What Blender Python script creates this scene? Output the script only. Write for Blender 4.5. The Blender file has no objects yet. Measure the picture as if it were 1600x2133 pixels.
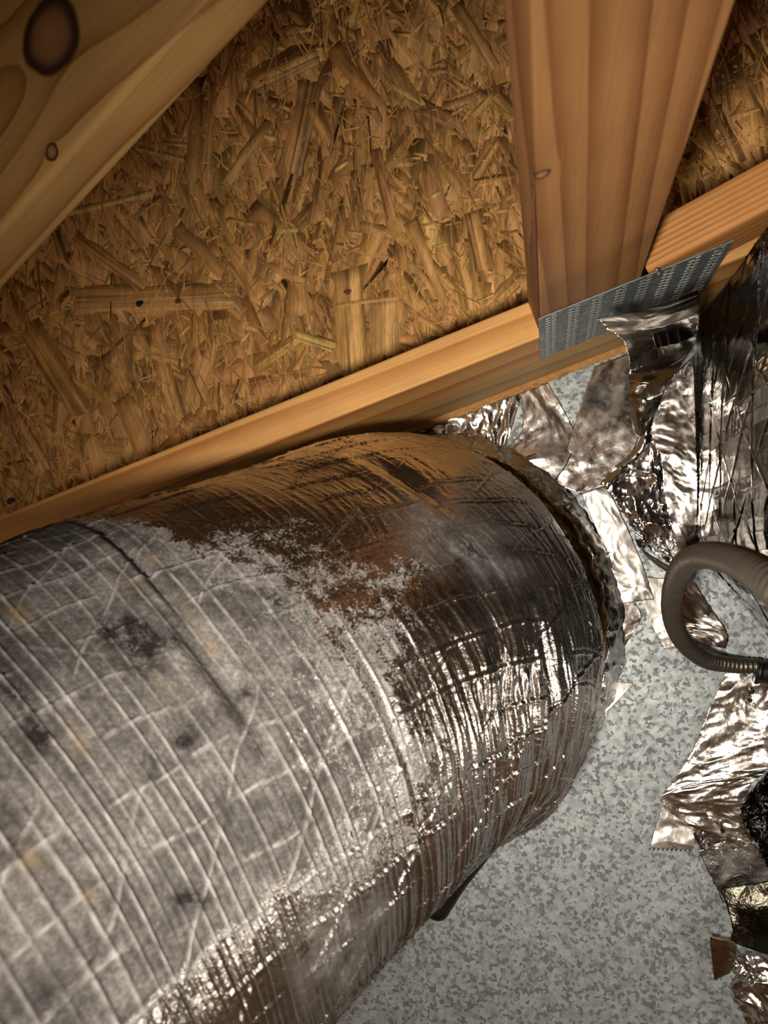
import bpy, math, random
import numpy as np
from mathutils import Vector, Matrix

random.seed(7)
RNG = np.random.default_rng(7)
SC = bpy.context.scene
COL = SC.collection

# ------------------------------------------------------------------ camera, world, lamps, exposure
F = 1602.0                    # focal length in pixels of the 1600 x 2133 frame
H = 0.946                     # camera height above the subfloor
_d = np.array([1142 - 800, -(1145 - 1066.5), -F]); _d /= np.linalg.norm(_d)
_up = -_d
_x = np.array([1.0, 0, 0]); _xw = _x - _x.dot(_up) * _up; _xw /= np.linalg.norm(_xw)
_yw = np.cross(_up, _xw)
ROT = np.array([_xw, _yw, _up])          # camera axes -> world
CAM = np.array([0.0, 0.0, H])

cam_data = bpy.data.cameras.new('camera')
cam_data.sensor_fit = 'HORIZONTAL'
cam_data.sensor_width = 36.0
cam_data.lens = F / 1600 * 36.0
cam_data.clip_start = 0.01
cam_data.dof.use_dof = True
cam_data.dof.focus_distance = 0.76
cam_data.dof.aperture_fstop = 11.0
cam = bpy.data.objects.new('camera', cam_data)
M = Matrix([list(ROT[0]) + [0], list(ROT[1]) + [0], list(ROT[2]) + [H], [0, 0, 0, 1]])
cam.matrix_world = M
COL.objects.link(cam)
SC.camera = cam

world = bpy.data.worlds.new('world'); SC.world = world
world.use_nodes = True
world.node_tree.nodes['Background'].inputs[0].default_value = (1.0, 0.85, 0.68, 1)
world.node_tree.nodes['Background'].inputs[1].default_value = 0.02

def lamp(name, loc, power, color, radius):
    l = bpy.data.lights.new(name, 'POINT'); l.energy = power; l.color = color; l.shadow_soft_size = radius
    o = bpy.data.objects.new(name, l); o.location = loc; COL.objects.link(o); return o
# the viewer's hand torch (soft-edged beam), and a bulb low in the attic to the right
tl = bpy.data.lights.new('hand_torch', 'SPOT'); tl.energy = 33.0; tl.color = (1.0, 0.90, 0.77); tl.shadow_soft_size = 0.035
tl.spot_size = math.radians(104); tl.spot_blend = 1.0
torch = bpy.data.objects.new('hand_torch', tl); COL.objects.link(torch)
torch.location = (-0.085, -0.105, 1.02)
torch.rotation_euler = (Vector((0.15, -0.06, 0.0)) - torch.location).to_track_quat('-Z', 'Y').to_euler()
lamp('left_fill', (-1.45, -0.55, 1.25), 9.0, (1.0, 0.84, 0.62), 0.06)  # added warm fill from far left, lights the post's narrow face
lamp('attic_bulb', (1.22, -0.64, 0.90), 13.0, (1.0, 0.93, 0.82), 0.10)

SC.view_settings.view_transform = 'Standard'
SC.view_settings.look = 'None'
SC.view_settings.gamma = 1.0
SC.view_settings.use_curve_mapping = False
SC.view_settings.exposure = 0.2

# ------------------------------------------------------------------ geometry of the view
def P(u, v, z):
    w = ROT @ np.array([(u - 800) / F, -(v - 1066.5) / F, -1.0])
    return CAM + w * ((H - z) / -w[2])
def proj(p):
    c = (np.asarray(p) - CAM) @ ROT
    return np.stack([800 + F * c[..., 0] / -c[..., 2], 1066.5 - F * c[..., 1] / -c[..., 2]], -1)
A0 = P(1100, 712, 0.186)                       # a point on the chord's upper front edge
_b = P(400, 990, 0.186)
EX = (A0 - _b) / np.linalg.norm(A0 - _b)       # along the chord
NF = np.array([EX[1], -EX[0], 0.0])            # out of the chord's front face
A0 = np.array([A0[0], A0[1], 0.0])
def T(s, f, z):                                # truss frame: along, in front, up
    return A0 + EX * s + NF * f + np.array([0, 0, z])
ZM = -0.0145                                   # top of the sheet metal

# ------------------------------------------------------------------ numpy noise
def _hash(ix, iy, seed):
    h = (ix.astype(np.int64) * 374761393 + iy.astype(np.int64) * 668265263 + seed * 1442695041) & 0xffffffff
    h = ((h ^ (h >> 13)) * 1274126177) & 0xffffffff
    return (h ^ (h >> 16)) & 0xffffffff
def rnd2(ix, iy, seed): return _hash(ix, iy, seed) / 4294967295.0
def noise2(x, y, seed=0):
    x = np.asarray(x, float); y = np.asarray(y, float)
    ix = np.floor(x); iy = np.floor(y); fx = x - ix; fy = y - iy
    ux = fx * fx * fx * (fx * (fx * 6 - 15) + 10); uy = fy * fy * fy * (fy * (fy * 6 - 15) + 10)
    def g(a, b):
        t = rnd2(ix + a, iy + b, seed) * 2 * np.pi
        return np.cos(t) * (fx - a) + np.sin(t) * (fy - b)
    n0 = g(0, 0) * (1 - ux) + g(1, 0) * ux
    n1 = g(0, 1) * (1 - ux) + g(1, 1) * ux
    return (n0 * (1 - uy) + n1 * uy) * 1.5
def fbm(x, y, seed=0, o=4):
    t = 0; a = 1
    for k in range(o):
        t = t + a * noise2(x * 2 ** k, y * 2 ** k, seed + k * 17); a *= 0.5
    return t
def worley(x, y, seed):
    ix = np.floor(x); iy = np.floor(y)
    f1 = np.full(x.shape, 9.0); f2 = np.full(x.shape, 9.0)
    for a in (-1, 0, 1):
        for b in (-1, 0, 1):
            cx = ix + a + rnd2(ix + a, iy + b, seed); cy = iy + b + rnd2(ix + a, iy + b, seed + 91)
            d = np.hypot(x - cx, y - cy)
            f2 = np.minimum(np.maximum(f1, d), f2); f1 = np.minimum(f1, d)
    return f1, f2
def smooth(a, b, x):
    t = np.clip((x - a) / (b - a), 0, 1); return t * t * (3 - 2 * t)
def crumple(x, y, seed, cell=0.03):
    wx = x + 0.25 * cell * noise2(x / cell, y / cell, seed); wy = y + 0.25 * cell * noise2(x / cell, y / cell, seed + 5)
    h = 0
    for k, (c, a) in enumerate(((cell, 1.0), (cell * 0.42, 0.42), (cell * 0.2, 0.16))):
        rot = 0.7 * k + seed
        rx = math.cos(rot) * wx - math.sin(rot) * wy; ry = math.sin(rot) * wx + math.cos(rot) * wy
        f1, f2 = worley(rx / c, ry / (c * 1.7), seed + k * 7)
        h = h + a * (f1 - 0.5)
    return h

# ------------------------------------------------------------------ node helpers
class NT:
    def __init__(s, name):
        s.m = bpy.data.materials.new(name); s.m.use_nodes = True
        s.t = s.m.node_tree; s.n = s.t.nodes; s.l = s.t.links
        s.b = s.n['Principled BSDF']
    def put(s, sock, v):
        if hasattr(v, 'links'): s.l.new(v, sock)
        elif isinstance(v, (tuple, list)) and len(v) == 3 and sock.type == 'RGBA': sock.default_value = (*v, 1)
        else: sock.default_value = v
    def set(s, **k):
        for a, v in k.items(): s.put(s.b.inputs[a.replace('_', ' ')], v)
    def math(s, op, a, b=0.0, c=None, clamp=False):
        n = s.n.new('ShaderNodeMath'); n.operation = op; n.use_clamp = clamp
        s.put(n.inputs[0], a); s.put(n.inputs[1], b)
        if c is not None: s.put(n.inputs[2], c)
        return n.outputs[0]
    def vmath(s, op, a, b=(0, 0, 0)):
        n = s.n.new('ShaderNodeVectorMath'); n.operation = op
        s.put(n.inputs[0], a); s.put(n.inputs[1], b)
        return n.outputs['Value'] if op in ('DISTANCE', 'LENGTH', 'DOT_PRODUCT') else n.outputs[0]
    def obj(s): return s.n.new('ShaderNodeTexCoord').outputs['Object']
    def map(s, v, scale=(1, 1, 1), loc=(0, 0, 0), rot=(0, 0, 0)):
        n = s.n.new('ShaderNodeMapping'); s.put(n.inputs[0], v)
        n.inputs['Scale'].default_value = scale; n.inputs['Location'].default_value = loc; n.inputs['Rotation'].default_value = rot
        return n.outputs[0]
    def noise(s, v, scale, detail=3.0, rough=0.5, dist=0.0, col=False):
        n = s.n.new('ShaderNodeTexNoise'); s.put(n.inputs['Vector'], v)
        n.inputs['Scale'].default_value = scale; n.inputs['Detail'].default_value = detail
        n.inputs['Roughness'].default_value = rough; n.inputs['Distortion'].default_value = dist
        return n.outputs['Color' if col else 'Fac']
    def voro(s, v, scale, out='Color', feat='F1'):
        n = s.n.new('ShaderNodeTexVoronoi'); s.put(n.inputs['Vector'], v); n.inputs['Scale'].default_value = scale; n.feature = feat
        return n.outputs[out]
    def ramp(s, f, stops, interp='LINEAR'):
        n = s.n.new('ShaderNodeValToRGB'); s.put(n.inputs[0], f); r = n.color_ramp; r.interpolation = interp
        while len(r.elements) < len(stops): r.elements.new(0.5)
        for e, (p, c) in zip(r.elements, stops):
            e.position = p; e.color = (*c, 1) if isinstance(c, (tuple, list)) else (c, c, c, 1)
        return n.outputs[0]
    def mix(s, f, a, b, mode='MIX'):
        n = s.n.new('ShaderNodeMix'); n.data_type = 'RGBA'; n.blend_type = mode
        s.put(n.inputs[0], f); s.put(n.inputs[6], a); s.put(n.inputs[7], b)
        return n.outputs[2]
    def attr(s, name, out='Color'):
        n = s.n.new('ShaderNodeAttribute'); n.attribute_name = name; return n.outputs[out]
    def sep(s, v):
        n = s.n.new('ShaderNodeSeparateXYZ'); s.put(n.inputs[0], v); return n.outputs
    def comb(s, x, y, z):
        n = s.n.new('ShaderNodeCombineXYZ'); s.put(n.inputs[0], x); s.put(n.inputs[1], y); s.put(n.inputs[2], z); return n.outputs[0]
    def bump(s, h, strength=0.3, dist=0.001):
        n = s.n.new('ShaderNodeBump'); s.put(n.inputs['Height'], h); n.inputs['Strength'].default_value = strength; n.inputs['Distance'].default_value = dist
        s.l.new(n.outputs[0], s.b.inputs['Normal']); return n.outputs[0]

def wood(name, light, dark, center=(0.12, 0.03), freq=90.0, warp=0.006, tilt=0.02, knots=(), sharp=0.75, fibre=0.12, rough=0.62, wfreq=3.0):
    k = NT(name); o = k.obj()
    x, y, z = k.sep(o)
    st = k.map(o, (0.16, 1, 1))
    w = k.math('MULTIPLY', k.math('SUBTRACT', k.noise(st, wfreq * 6, 2), 0.5), warp * 2)
    y2 = k.math('ADD', k.math('ADD', y, k.math('MULTIPLY', x, tilt)), k.math('SUBTRACT', w, center[0]))
    z2 = k.math('ADD', z, k.math('SUBTRACT', w, center[1]))
    r = k.math('POWER', k.math('ADD', k.math('MULTIPLY', y2, y2), k.math('MULTIPLY', z2, z2)), 0.5)
    km = None; kring = None
    for (kx, ky, kz, kr) in knots:
        d = k.vmath('DISTANCE', k.vmath('ADD', o, k.vmath('MULTIPLY', k.vmath('SUBTRACT', k.noise(o, 0.5 / kr, 2, col=True), (0.5, 0.5, 0.5)), (kr * 0.7,) * 3)), (kx, ky, kz))
        q = k.math('DIVIDE', d, kr)
        infl = k.math('DIVIDE', 1.0, k.math('ADD', 1.0, k.math('POWER', k.math('MULTIPLY', q, 0.6), 2.5)))
        r = k.math('ADD', r, k.math('MULTIPLY', infl, kr * 0.75))
        m = k.ramp(q, [(0.0, 1.0), (0.86, 1.0), (1.0, 0.0)])
        ring = k.ramp(q, [(0.0, (0.30, 0.16, 0.075)), (0.5, (0.22, 0.105, 0.045)), (0.72, (0.05, 0.02, 0.008)), (0.93, (0.012, 0.006, 0.003)), (1.0, (0.05, 0.02, 0.01))])
        km = (km or []) + [(m, ring)]
    ph = k.math('FRACT', k.math('MULTIPLY', r, freq))
    g = k.ramp(ph, [(0.0, 0.10), (sharp * 0.5, 0.16), (sharp, 0.62), (0.93, 1.0), (1.0, 0.10)])
    vary = k.noise(k.map(o, (0.7, 9, 9)), 6, 3)
    g = k.math('MULTIPLY', g, k.math('ADD', 0.35, k.math('MULTIPLY', vary, 1.15)), clamp=True)
    c = k.mix(g, light, dark)
    fb = k.noise(k.map(o, (12, 500, 500)), 1.0, 3)
    c = k.mix(1.0, c, k.ramp(fb, [(0.3, 1 - fibre), (0.7, 1 + fibre * 0.4)]), 'MULTIPLY')
    bl = k.noise(o, 9, 4, 0.6)
    c = k.mix(1.0, c, k.ramp(bl, [(0.3, 0.82), (0.65, 1.0)]), 'MULTIPLY')
    for m, ring in (km or []): c = k.mix(m, c, ring)
    k.set(Base_Color=c, Roughness=rough)
    k.b.inputs['Specular IOR Level'].default_value = 0.3
    k.bump(k.math('ADD', k.math('MULTIPLY', fb, 0.6), k.math('MULTIPLY', g, 0.4)), 0.35, 0.0006)
    return k.m

def foil(name, col=(0.80, 0.79, 0.77), rough=0.2, speck=0.0, bump=0.35, bscale=160):
    k = NT(name); o = k.obj()
    n = k.noise(o, 60, 4, 0.6)
    r = k.ramp(n, [(0.3, max(rough - 0.07, 0.04)), (0.75, rough + 0.14)])
    c = k.mix(k.noise(o, 25, 5, 0.65), tuple(0.86 * a for a in col), col)
    if speck:
        d = k.voro(o, 260, 'Distance')
        sp = k.math('MULTIPLY', k.math('LESS_THAN', d, 0.22), k.math('GREATER_THAN', k.noise(o, 22, 2), 0.48))
        c = k.mix(k.math('MULTIPLY', sp, speck), c, (0.10, 0.09, 0.08))
        r = k.math('ADD', r, k.math('MULTIPLY', sp, 0.4))
    k.set(Base_Color=c, Metallic=1.0, Roughness=r)
    k.bump(k.math('ADD', k.noise(o, bscale, 4, 0.6), k.math('MULTIPLY', k.noise(o, bscale * 3, 2), 0.3)), bump, 0.0022)
    return k.m

def plain(name, col, rough=0.7, metallic=0.0, var=0.2, scale=60, bump=0.2):
    k = NT(name); o = k.obj(); n = k.noise(o, scale, 4, 0.6)
    k.set(Base_Color=k.mix(n, tuple(c * (1 - var) for c in col), tuple(min(1, c * (1 + var)) for c in col)), Roughness=rough, Metallic=metallic)
    k.bump(n, bump, 0.001); return k.m

# ------------------------------------------------------------------ mesh helpers
def link(o): COL.objects.link(o); return o
def mesh(name, verts, faces, mat=None, parent=None, smooth_=False, world_loc=None):
    """verts in world coordinates; the object's origin goes to world_loc (or the parent's)"""
    me = bpy.data.meshes.new(name)
    org = np.zeros(3) if world_loc is None else np.asarray(world_loc, float)
    if parent is not None and world_loc is None: org = np.array(parent.location)
    V = np.asarray(verts, float) - org
    if isinstance(faces, np.ndarray):
        n, kk = faces.shape
        me.vertices.add(len(V)); me.vertices.foreach_set('co', V.astype(np.float32).ravel())
        me.loops.add(n * kk); me.loops.foreach_set('vertex_index', faces.astype(np.int32).ravel())
        me.polygons.add(n); me.polygons.foreach_set('loop_start', np.arange(0, n * kk, kk, dtype=np.int32))
        me.update(calc_edges=True)
    else:
        me.from_pydata([tuple(v) for v in V], [], faces); me.update()
    if smooth_: me.polygons.foreach_set('use_smooth', np.ones(len(me.polygons), dtype=bool))
    if mat is not None:
        for m_ in (mat if isinstance(mat, list) else [mat]): me.materials.append(m_)
    o = bpy.data.objects.new(name, me)
    if parent is not None:
        o.parent = parent; o.location = tuple(org - np.array(parent.location))
    else: o.location = tuple(org)
    return link(o)
def tag(o, label=None, cat=None, group=None, kind=None):
    if label: o['label'] = label
    if cat: o['category'] = cat
    if group: o['group'] = group
    if kind: o['kind'] = kind
    return o
def thing(name, label, cat, loc, group=None):
    o = bpy.data.objects.new(name, None); o.empty_display_size = 0.02; o.location = tuple(loc); link(o)
    return tag(o, label, cat, group)
def fattr(o, name, kind, data):
    a = o.data.attributes.new(name, kind, 'POINT')
    a.data.foreach_set({'FLOAT': 'value', 'FLOAT_COLOR': 'color', 'FLOAT_VECTOR': 'vector'}[kind], np.asarray(data, np.float32).ravel())
def grid_faces(nu, nv, wrap=False):
    i = np.arange(nu - 1)[:, None]; j = np.arange(nv if wrap else nv - 1)[None, :]
    j2 = (j + 1) % nv
    a = i * nv + j; b = i * nv + j2; c = (i + 1) * nv + j2; d = (i + 1) * nv + j
    return np.stack([a, b, c, d], -1).reshape(-1, 4)
def solid_poly(poly3, ext):
    """closed prism: polygon (list of points) swept by vector ext"""
    n = len(poly3); p = [np.asarray(q, float) for q in poly3]; v = p + [q + np.asarray(ext, float) for q in p]
    f = [tuple(range(n))[::-1], tuple(range(n, 2 * n))] + [(i, (i + 1) % n, n + (i + 1) % n, n + i) for i in range(n)]
    return v, f
def board(name, label, cat, p0, xdir, ydir, length, w, t, mat, bevel=0.0025, kind=None, segs=24, wob=0.0006, group=None):
    """lumber: local X along the length, Y across the wide face (0..w), Z through the thickness (0..t)"""
    X = np.asarray(xdir, float); X /= np.linalg.norm(X); Y = np.asarray(ydir, float); Y = Y - Y.dot(X) * X; Y /= np.linalg.norm(Y); Z = np.cross(X, Y)
    b = bevel
    prof = []
    for cy, cz, a0 in ((w - b, t - b, 0), (b, t - b, 90), (b, b, 180), (w - b, b, 270)):
        for a in (0, 30, 60, 90):
            r = math.radians(a0 + a); prof.append((cy + b * math.cos(r), cz + b * math.sin(r)))
    prof = np.array(prof); n = len(prof)
    xs = np.linspace(0, length, segs + 1)
    V = np.zeros((segs + 1, n, 3)); V[:, :, 0] = xs[:, None]
    V[:, :, 1] = prof[None, :, 0] + wob * noise2(xs[:, None] * 7, prof[None, :, 1] * 30, 3)
    V[:, :, 2] = prof[None, :, 1] + wob * noise2(xs[:, None] * 7, prof[None, :, 0] * 30, 4)
    f = [tuple(int(q) for q in r) for r in grid_faces(segs + 1, n, True)]
    f = [r[::-1] for r in f] + [tuple(range(n)), tuple(range(segs * n, segs * n + n))[::-1]]
    f = [r[::-1] for r in f]
    me = bpy.data.meshes.new(name); me.from_pydata([tuple(v) for v in V.reshape(-1, 3)], [], f); me.update()
    me.materials.append(mat)
    o = bpy.data.objects.new(name, me)
    o.matrix_world = Matrix([[X[0], Y[0], Z[0], p0[0]], [X[1], Y[1], Z[1], p0[1]], [X[2], Y[2], Z[2], p0[2]], [0, 0, 0, 1]])
    link(o); return tag(o, label, cat, group, kind)
def spline(pts, n):
    """Catmull-Rom through points, n samples"""
    p = np.asarray(pts, float); p = np.vstack([2 * p[0] - p[1], p, 2 * p[-1] - p[-2]])
    m = len(p) - 3; u = np.linspace(0, m - 1e-9, n); i = u.astype(int); t = (u - i)[:, None]
    a, b, c, d = p[i], p[i + 1], p[i + 2], p[i + 3]
    return 0.5 * (2 * b + (c - a) * t + (2 * a - 5 * b + 4 * c - d) * t ** 2 + (3 * b - a - 3 * c + d) * t ** 3)
def frames(c):
    Tn = np.gradient(c, axis=0); Tn /= np.linalg.norm(Tn, axis=1)[:, None]
    U = np.zeros_like(Tn); u = np.array([1.0, 0, 0.001])
    for i in range(len(c)):
        u = u - u.dot(Tn[i]) * Tn[i]; u /= np.linalg.norm(u); U[i] = u
    return Tn, U, np.cross(Tn, U)

# ------------------------------------------------------------------ materials
M_CHORD = wood('chord_pine', (0.66, 0.36, 0.12), (0.42, 0.17, 0.04), center=(-0.02, 0.26), freq=42, warp=0.012, tilt=0.02, sharp=0.7, wfreq=1.2)
M_SILL = wood('sill_pine', (0.52, 0.33, 0.12), (0.33, 0.18, 0.055), center=(0.05, 0.2), freq=60, warp=0.008, sharp=0.75, wfreq=1.5)
M_POST = wood('post_pine', (0.31, 0.15, 0.054), (0.165, 0.062, 0.017), center=(0.058, -0.006), freq=62, warp=0.013, tilt=0.05, sharp=0.66, wfreq=1.1,
              knots=((0.33, 0.004, 0.0, 0.005),))
M_WEB = wood('web_pine', (0.52, 0.25, 0.075), (0.32, 0.12, 0.03), center=(0.1, -0.10), freq=210, warp=0.003, sharp=0.6)
M_BARK = plain('bark_wane', (0.13, 0.045, 0.018), 0.8, 0, 0.5, 90, 0.8)
M_STRANDBASE = plain('strand_resin', (0.40, 0.20, 0.06), 0.8, 0, 0.5, 120, 0.8)

def strand_mat():
    k = NT('wood_strands'); a = k.attr('tint'); g = k.attr('grain', 'Vector'); gx, gy, gz = k.sep(g)
    v = k.comb(k.math('MULTIPLY', gx, 9.0), k.math('MULTIPLY', gy, 420.0), k.math('MULTIPLY', gz, 90))
    f = k.noise(v, 1.0, 3, 0.55)
    v2 = k.comb(k.math('MULTIPLY', gx, 4.0), k.math('MULTIPLY', gy, 130.0), k.math('MULTIPLY', gz, 51))
    f2 = k.noise(v2, 1.0, 2, 0.5, 0.6)
    al = k.attr('tint', 'Alpha')
    st = k.ramp(f2, [(0.38, 0.34), (0.47, 0.78), (0.58, 1.05)])
    c = k.mix(al, a, k.mix(1.0, a, st, 'MULTIPLY'))
    c = k.mix(1.0, c, k.ramp(f, [(0.3, 0.72), (0.65, 1.12)]), 'MULTIPLY')
    ob = k.obj(); w_ = k.map(ob, (55, 9, 20), rot=(0, 0, 0.2))
    c = k.mix(1.0, c, k.ramp(k.noise(w_, 1.0, 4, 0.65), [(0.34, 0.70), (0.5, 0.98), (0.66, 1.14)]), 'MULTIPLY')
    w2 = k.map(ob, (420, 60, 50), rot=(0, 0, 0.25))
    c = k.mix(1.0, c, k.ramp(k.noise(w2, 1.0, 3, 0.6), [(0.34, 0.80), (0.55, 1.04)]), 'MULTIPLY')
    k.set(Base_Color=c, Roughness=0.58); k.b.inputs['Specular IOR Level'].default_value = 0.35
    k.bump(k.math('ADD', f, f2), 0.35, 0.0007)
    return k.m
M_STRAND = strand_mat()

def galv(name, base=(0.53, 0.57, 0.585), dark=(0.16, 0.18, 0.19), scale=1.0, metal=0.55):
    k = NT(name); o = k.obj()
    w = k.vmath('ADD', o, k.vmath('MULTIPLY', k.vmath('SUBTRACT', k.noise(o, 190 * scale, 3, col=True), (0.5, 0.5, 0.5)), (0.009 / scale,) * 3))
    vc = k.sep(k.voro(w, 250 * scale))[0]
    sp = k.ramp(vc, [(0.0, 0.0), (0.22, 0.15), (0.34, 0.55), (0.6, 0.80), (1.0, 1.0)])
    big = k.noise(o, 70 * scale, 3, 0.6)
    sp = k.math('MULTIPLY', sp, k.ramp(big, [(0.34, 0.55), (0.56, 1.0)]))
    c = k.mix(sp, dark, base)
    c = k.mix(1.0, c, k.ramp(k.noise(o, 14, 4, 0.6), [(0.3, 0.86), (0.7, 1.05)]), 'MULTIPLY')
    k.set(Base_Color=c, Metallic=metal, Roughness=k.math('SUBTRACT', 0.62, k.math('MULTIPLY', sp, 0.12)))
    k.bump(k.noise(o, 260, 3), 0.12, 0.0005)
    return k.m
M_GALV = galv('galvanized_sheet')
M_PLATE = galv('plate_steel', (0.30, 0.34, 0.36), (0.17, 0.20, 0.21), 0.8, 0.8)
M_SLOT = plain('slot_shadow', (0.02, 0.022, 0.024), 0.6, 0.5)
M_LIP = plain('tooth_steel', (0.42, 0.44, 0.45), 0.35, 0.9)
M_FOIL = foil('bright_foil', rough=0.17)
M_FOIL_SOFT = foil('soft_foil', (0.74, 0.70, 0.66), rough=0.17, bump=0.16, bscale=60)
M_FOIL_SATIN = foil('satin_foil', (0.60, 0.575, 0.54), rough=0.42, bump=0.2, bscale=80)
M_FOIL_DARK_REFL = foil('dark_reflection_foil', (0.27, 0.25, 0.22), rough=0.2, bump=0.2, bscale=60)  # bare foil; the flap's dark reflections are put into its base colour
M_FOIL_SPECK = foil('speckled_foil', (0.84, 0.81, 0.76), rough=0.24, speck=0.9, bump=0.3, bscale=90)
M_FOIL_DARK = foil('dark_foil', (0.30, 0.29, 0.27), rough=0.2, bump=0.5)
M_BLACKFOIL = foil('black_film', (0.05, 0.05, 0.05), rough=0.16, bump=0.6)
M_RUBBER = plain('black_rubber', (0.004, 0.004, 0.004), 0.45, 0)
M_FIBRE = plain('fibreglass', (0.30, 0.17, 0.05), 0.9, 0, 0.5, 200, 1.0)
M_CONDUIT = plain('conduit_steel', (0.11, 0.096, 0.08), 0.38, 0.75, 0.35, 70, 0.15)
M_NAIL = plain('nail_steel', (0.30, 0.34, 0.36), 0.4, 0.8)
def deck_mat():
    k = NT('roof_deck'); o = k.obj()
    n = k.noise(k.map(o, (3, 14, 8)), 3.0, 5, 0.65); m = k.voro(k.map(o, (6, 22, 10)), 2.0)
    c = k.mix(n, (0.16, 0.075, 0.024), (0.36, 0.19, 0.065)); c = k.mix(0.35, c, m, 'MULTIPLY')
    k.set(Base_Color=c, Roughness=0.8); return k.m
M_DECK = deck_mat()
M_EDGE = plain('board_edge', (0.46, 0.25, 0.075), 0.8, 0, 0.55, 130, 1.0)

# ------------------------------------------------------------------ setting: subfloor, attic shell
fl = [T(-1.7, 0.004, 0), T(1.4, 0.004, 0), T(1.4, -1.5, 0), T(-1.7, -1.5, 0)]
v, f = solid_poly([q + np.array([0, 0, -0.0125]) for q in fl], (0, 0, 0.0125))
floor = mesh('floor', v, f, [M_STRANDBASE, M_EDGE], world_loc=(0, 0, 0))
floor['kind'] = 'structure'; floor['label'] = 'oriented strand board subfloor of tan pressed wood strands'
floor.data.polygons[2].material_index = 1
floor.data.polygons[5].material_index = 1
X0, X1, Y0, Y1, ZC = -1.75, 1.5, -1.6, 2.3, 1.95
def shell(name, pts, ext, label):
    v, f = solid_poly(pts, ext); o = mesh(name, v, f, M_DECK, world_loc=np.mean(np.array(pts), 0)); o['kind'] = 'structure'; return o
shell('ceiling', [(X0, Y0, ZC), (X1, Y0, ZC), (X1, Y1, ZC), (X0, Y1, ZC)], (0, 0, 0.02), '')
shell('wall_left', [(X0, Y0, -0.3), (X0, Y1, -0.3), (X0, Y1, ZC), (X0, Y0, ZC)], (-0.02, 0, 0), '')
shell('wall_right', [(X1, Y0, -0.3), (X1, Y1, -0.3), (X1, Y1, ZC), (X1, Y0, ZC)], (0.02, 0, 0), '')
shell('wall_back', [(X0, Y1, -0.3), (X1, Y1, -0.3), (X1, Y1, ZC), (X0, Y1, ZC)], (0, 0.02, 0), '')
shell('wall_front', [(X0, Y0, -0.3), (X1, Y0, -0.3), (X1, Y0, ZC), (X0, Y0, ZC)], (0, -0.02, 0), '')

# wood strands of the board
NP = 8
def strand_geo(cx, cy, ang, hl, hw, z0, tiltx, curl, th, rng, rag=0.25, taper=0.0):
    t = np.linspace(-1, 1, NP)
    side = hw * np.clip(1 + 0.13 * rng.normal(size=NP), 0.5, 1.5) * (1 - taper * (t * 0.5 + 0.5))
    side2 = hw * np.clip(1 + 0.13 * rng.normal(size=NP), 0.5, 1.5) * (1 - taper * (t * 0.5 + 0.5))
    xa = t * hl; e0 = np.clip(rng.normal(size=2) * rag * hw * 1.6, -0.09 * hl, 0.09 * hl); e1 = np.clip(rng.normal(size=2) * rag * hw * 1.6, -0.09 * hl, 0.09 * hl)
    bend = rng.normal() * 0.03 * hl
    top = np.stack([xa, side + bend * t ** 2], 1); bot = np.stack([xa[::-1], -side2[::-1] + bend * t[::-1] ** 2], 1)
    top[0, 0] += e0[0]; bot[-1, 0] += e0[1]; top[-1, 0] += e1[0]; bot[0, 0] += e1[1]
    m1 = np.array([[hl + np.clip(rng.normal() * rag * hw * 1.5, -0.09 * hl, 0.09 * hl), rng.normal() * 0.4 * hw * (1 - taper)]])
    m0 = np.array([[-hl + np.clip(rng.normal() * rag * hw * 1.5, -0.09 * hl, 0.09 * hl), rng.normal() * 0.4 * hw]])
    o = np.vstack([top, m1, bot, m0])
    c, s = math.cos(ang), math.sin(ang)
    w = np.stack([cx + c * o[:, 0] - s * o[:, 1], cy + s * o[:, 0] + c * o[:, 1]], 1)
    z = np.maximum(z0 + tiltx * o[:, 0] + curl * o[:, 1] / max(hw, 1e-4), 0.00001 + 0.00004 * rng.random())
    V = np.vstack([np.column_stack([w, z]), np.column_stack([w, np.minimum(z - th, z * 0 - 0.0006)])])
    return V, o
NS = 2 * NP + 2
def strand_faces(base):
    top = np.arange(NS)[::-1] + base
    i = np.arange(NS); j = (i + 1) % NS
    return top, np.stack([i, j, j + NS, i + NS], 1) + base
def strand_object(name, geos, parent, stuff=False):
    S = len(geos)
    V = np.concatenate([g[0] for g in geos]); nv = 2 * NS
    tops = []; quads = []
    loops = []; starts = []; pos = 0
    base_top, base_q = strand_faces(0)
    bl = np.concatenate([base_top, base_q.ravel()])
    L = (bl[None, :] + (np.arange(S) * nv)[:, None]).ravel()
    st0 = np.concatenate([[0], NS + 4 * np.arange(NS)])
    ST = (st0[None, :] + (np.arange(S) * len(bl))[:, None]).ravel()
    me = bpy.data.meshes.new(name)
    me.vertices.add(len(V)); me.vertices.foreach_set('co', V.astype(np.float32).ravel())
    me.loops.add(len(L)); me.loops.foreach_set('vertex_index', L.astype(np.int32))
    me.polygons.add(len(ST)); me.polygons.foreach_set('loop_start', ST.astype(np.int32))
    me.update(calc_edges=True); me.materials.append(M_STRAND)
    o = bpy.data.objects.new(name, me); o.parent = parent; link(o)
    gr = np.concatenate([np.vstack([np.column_stack([g[1], np.full(NS, g[3])])] * 2) for g in geos])
    ti = np.concatenate([np.tile(g[2], (nv, 1)) for g in geos])
    fattr(o, 'grain', 'FLOAT_VECTOR', gr); fattr(o, 'tint', 'FLOAT_COLOR', ti)
    if stuff: o['kind'] = 'stuff'
    return o
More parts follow.
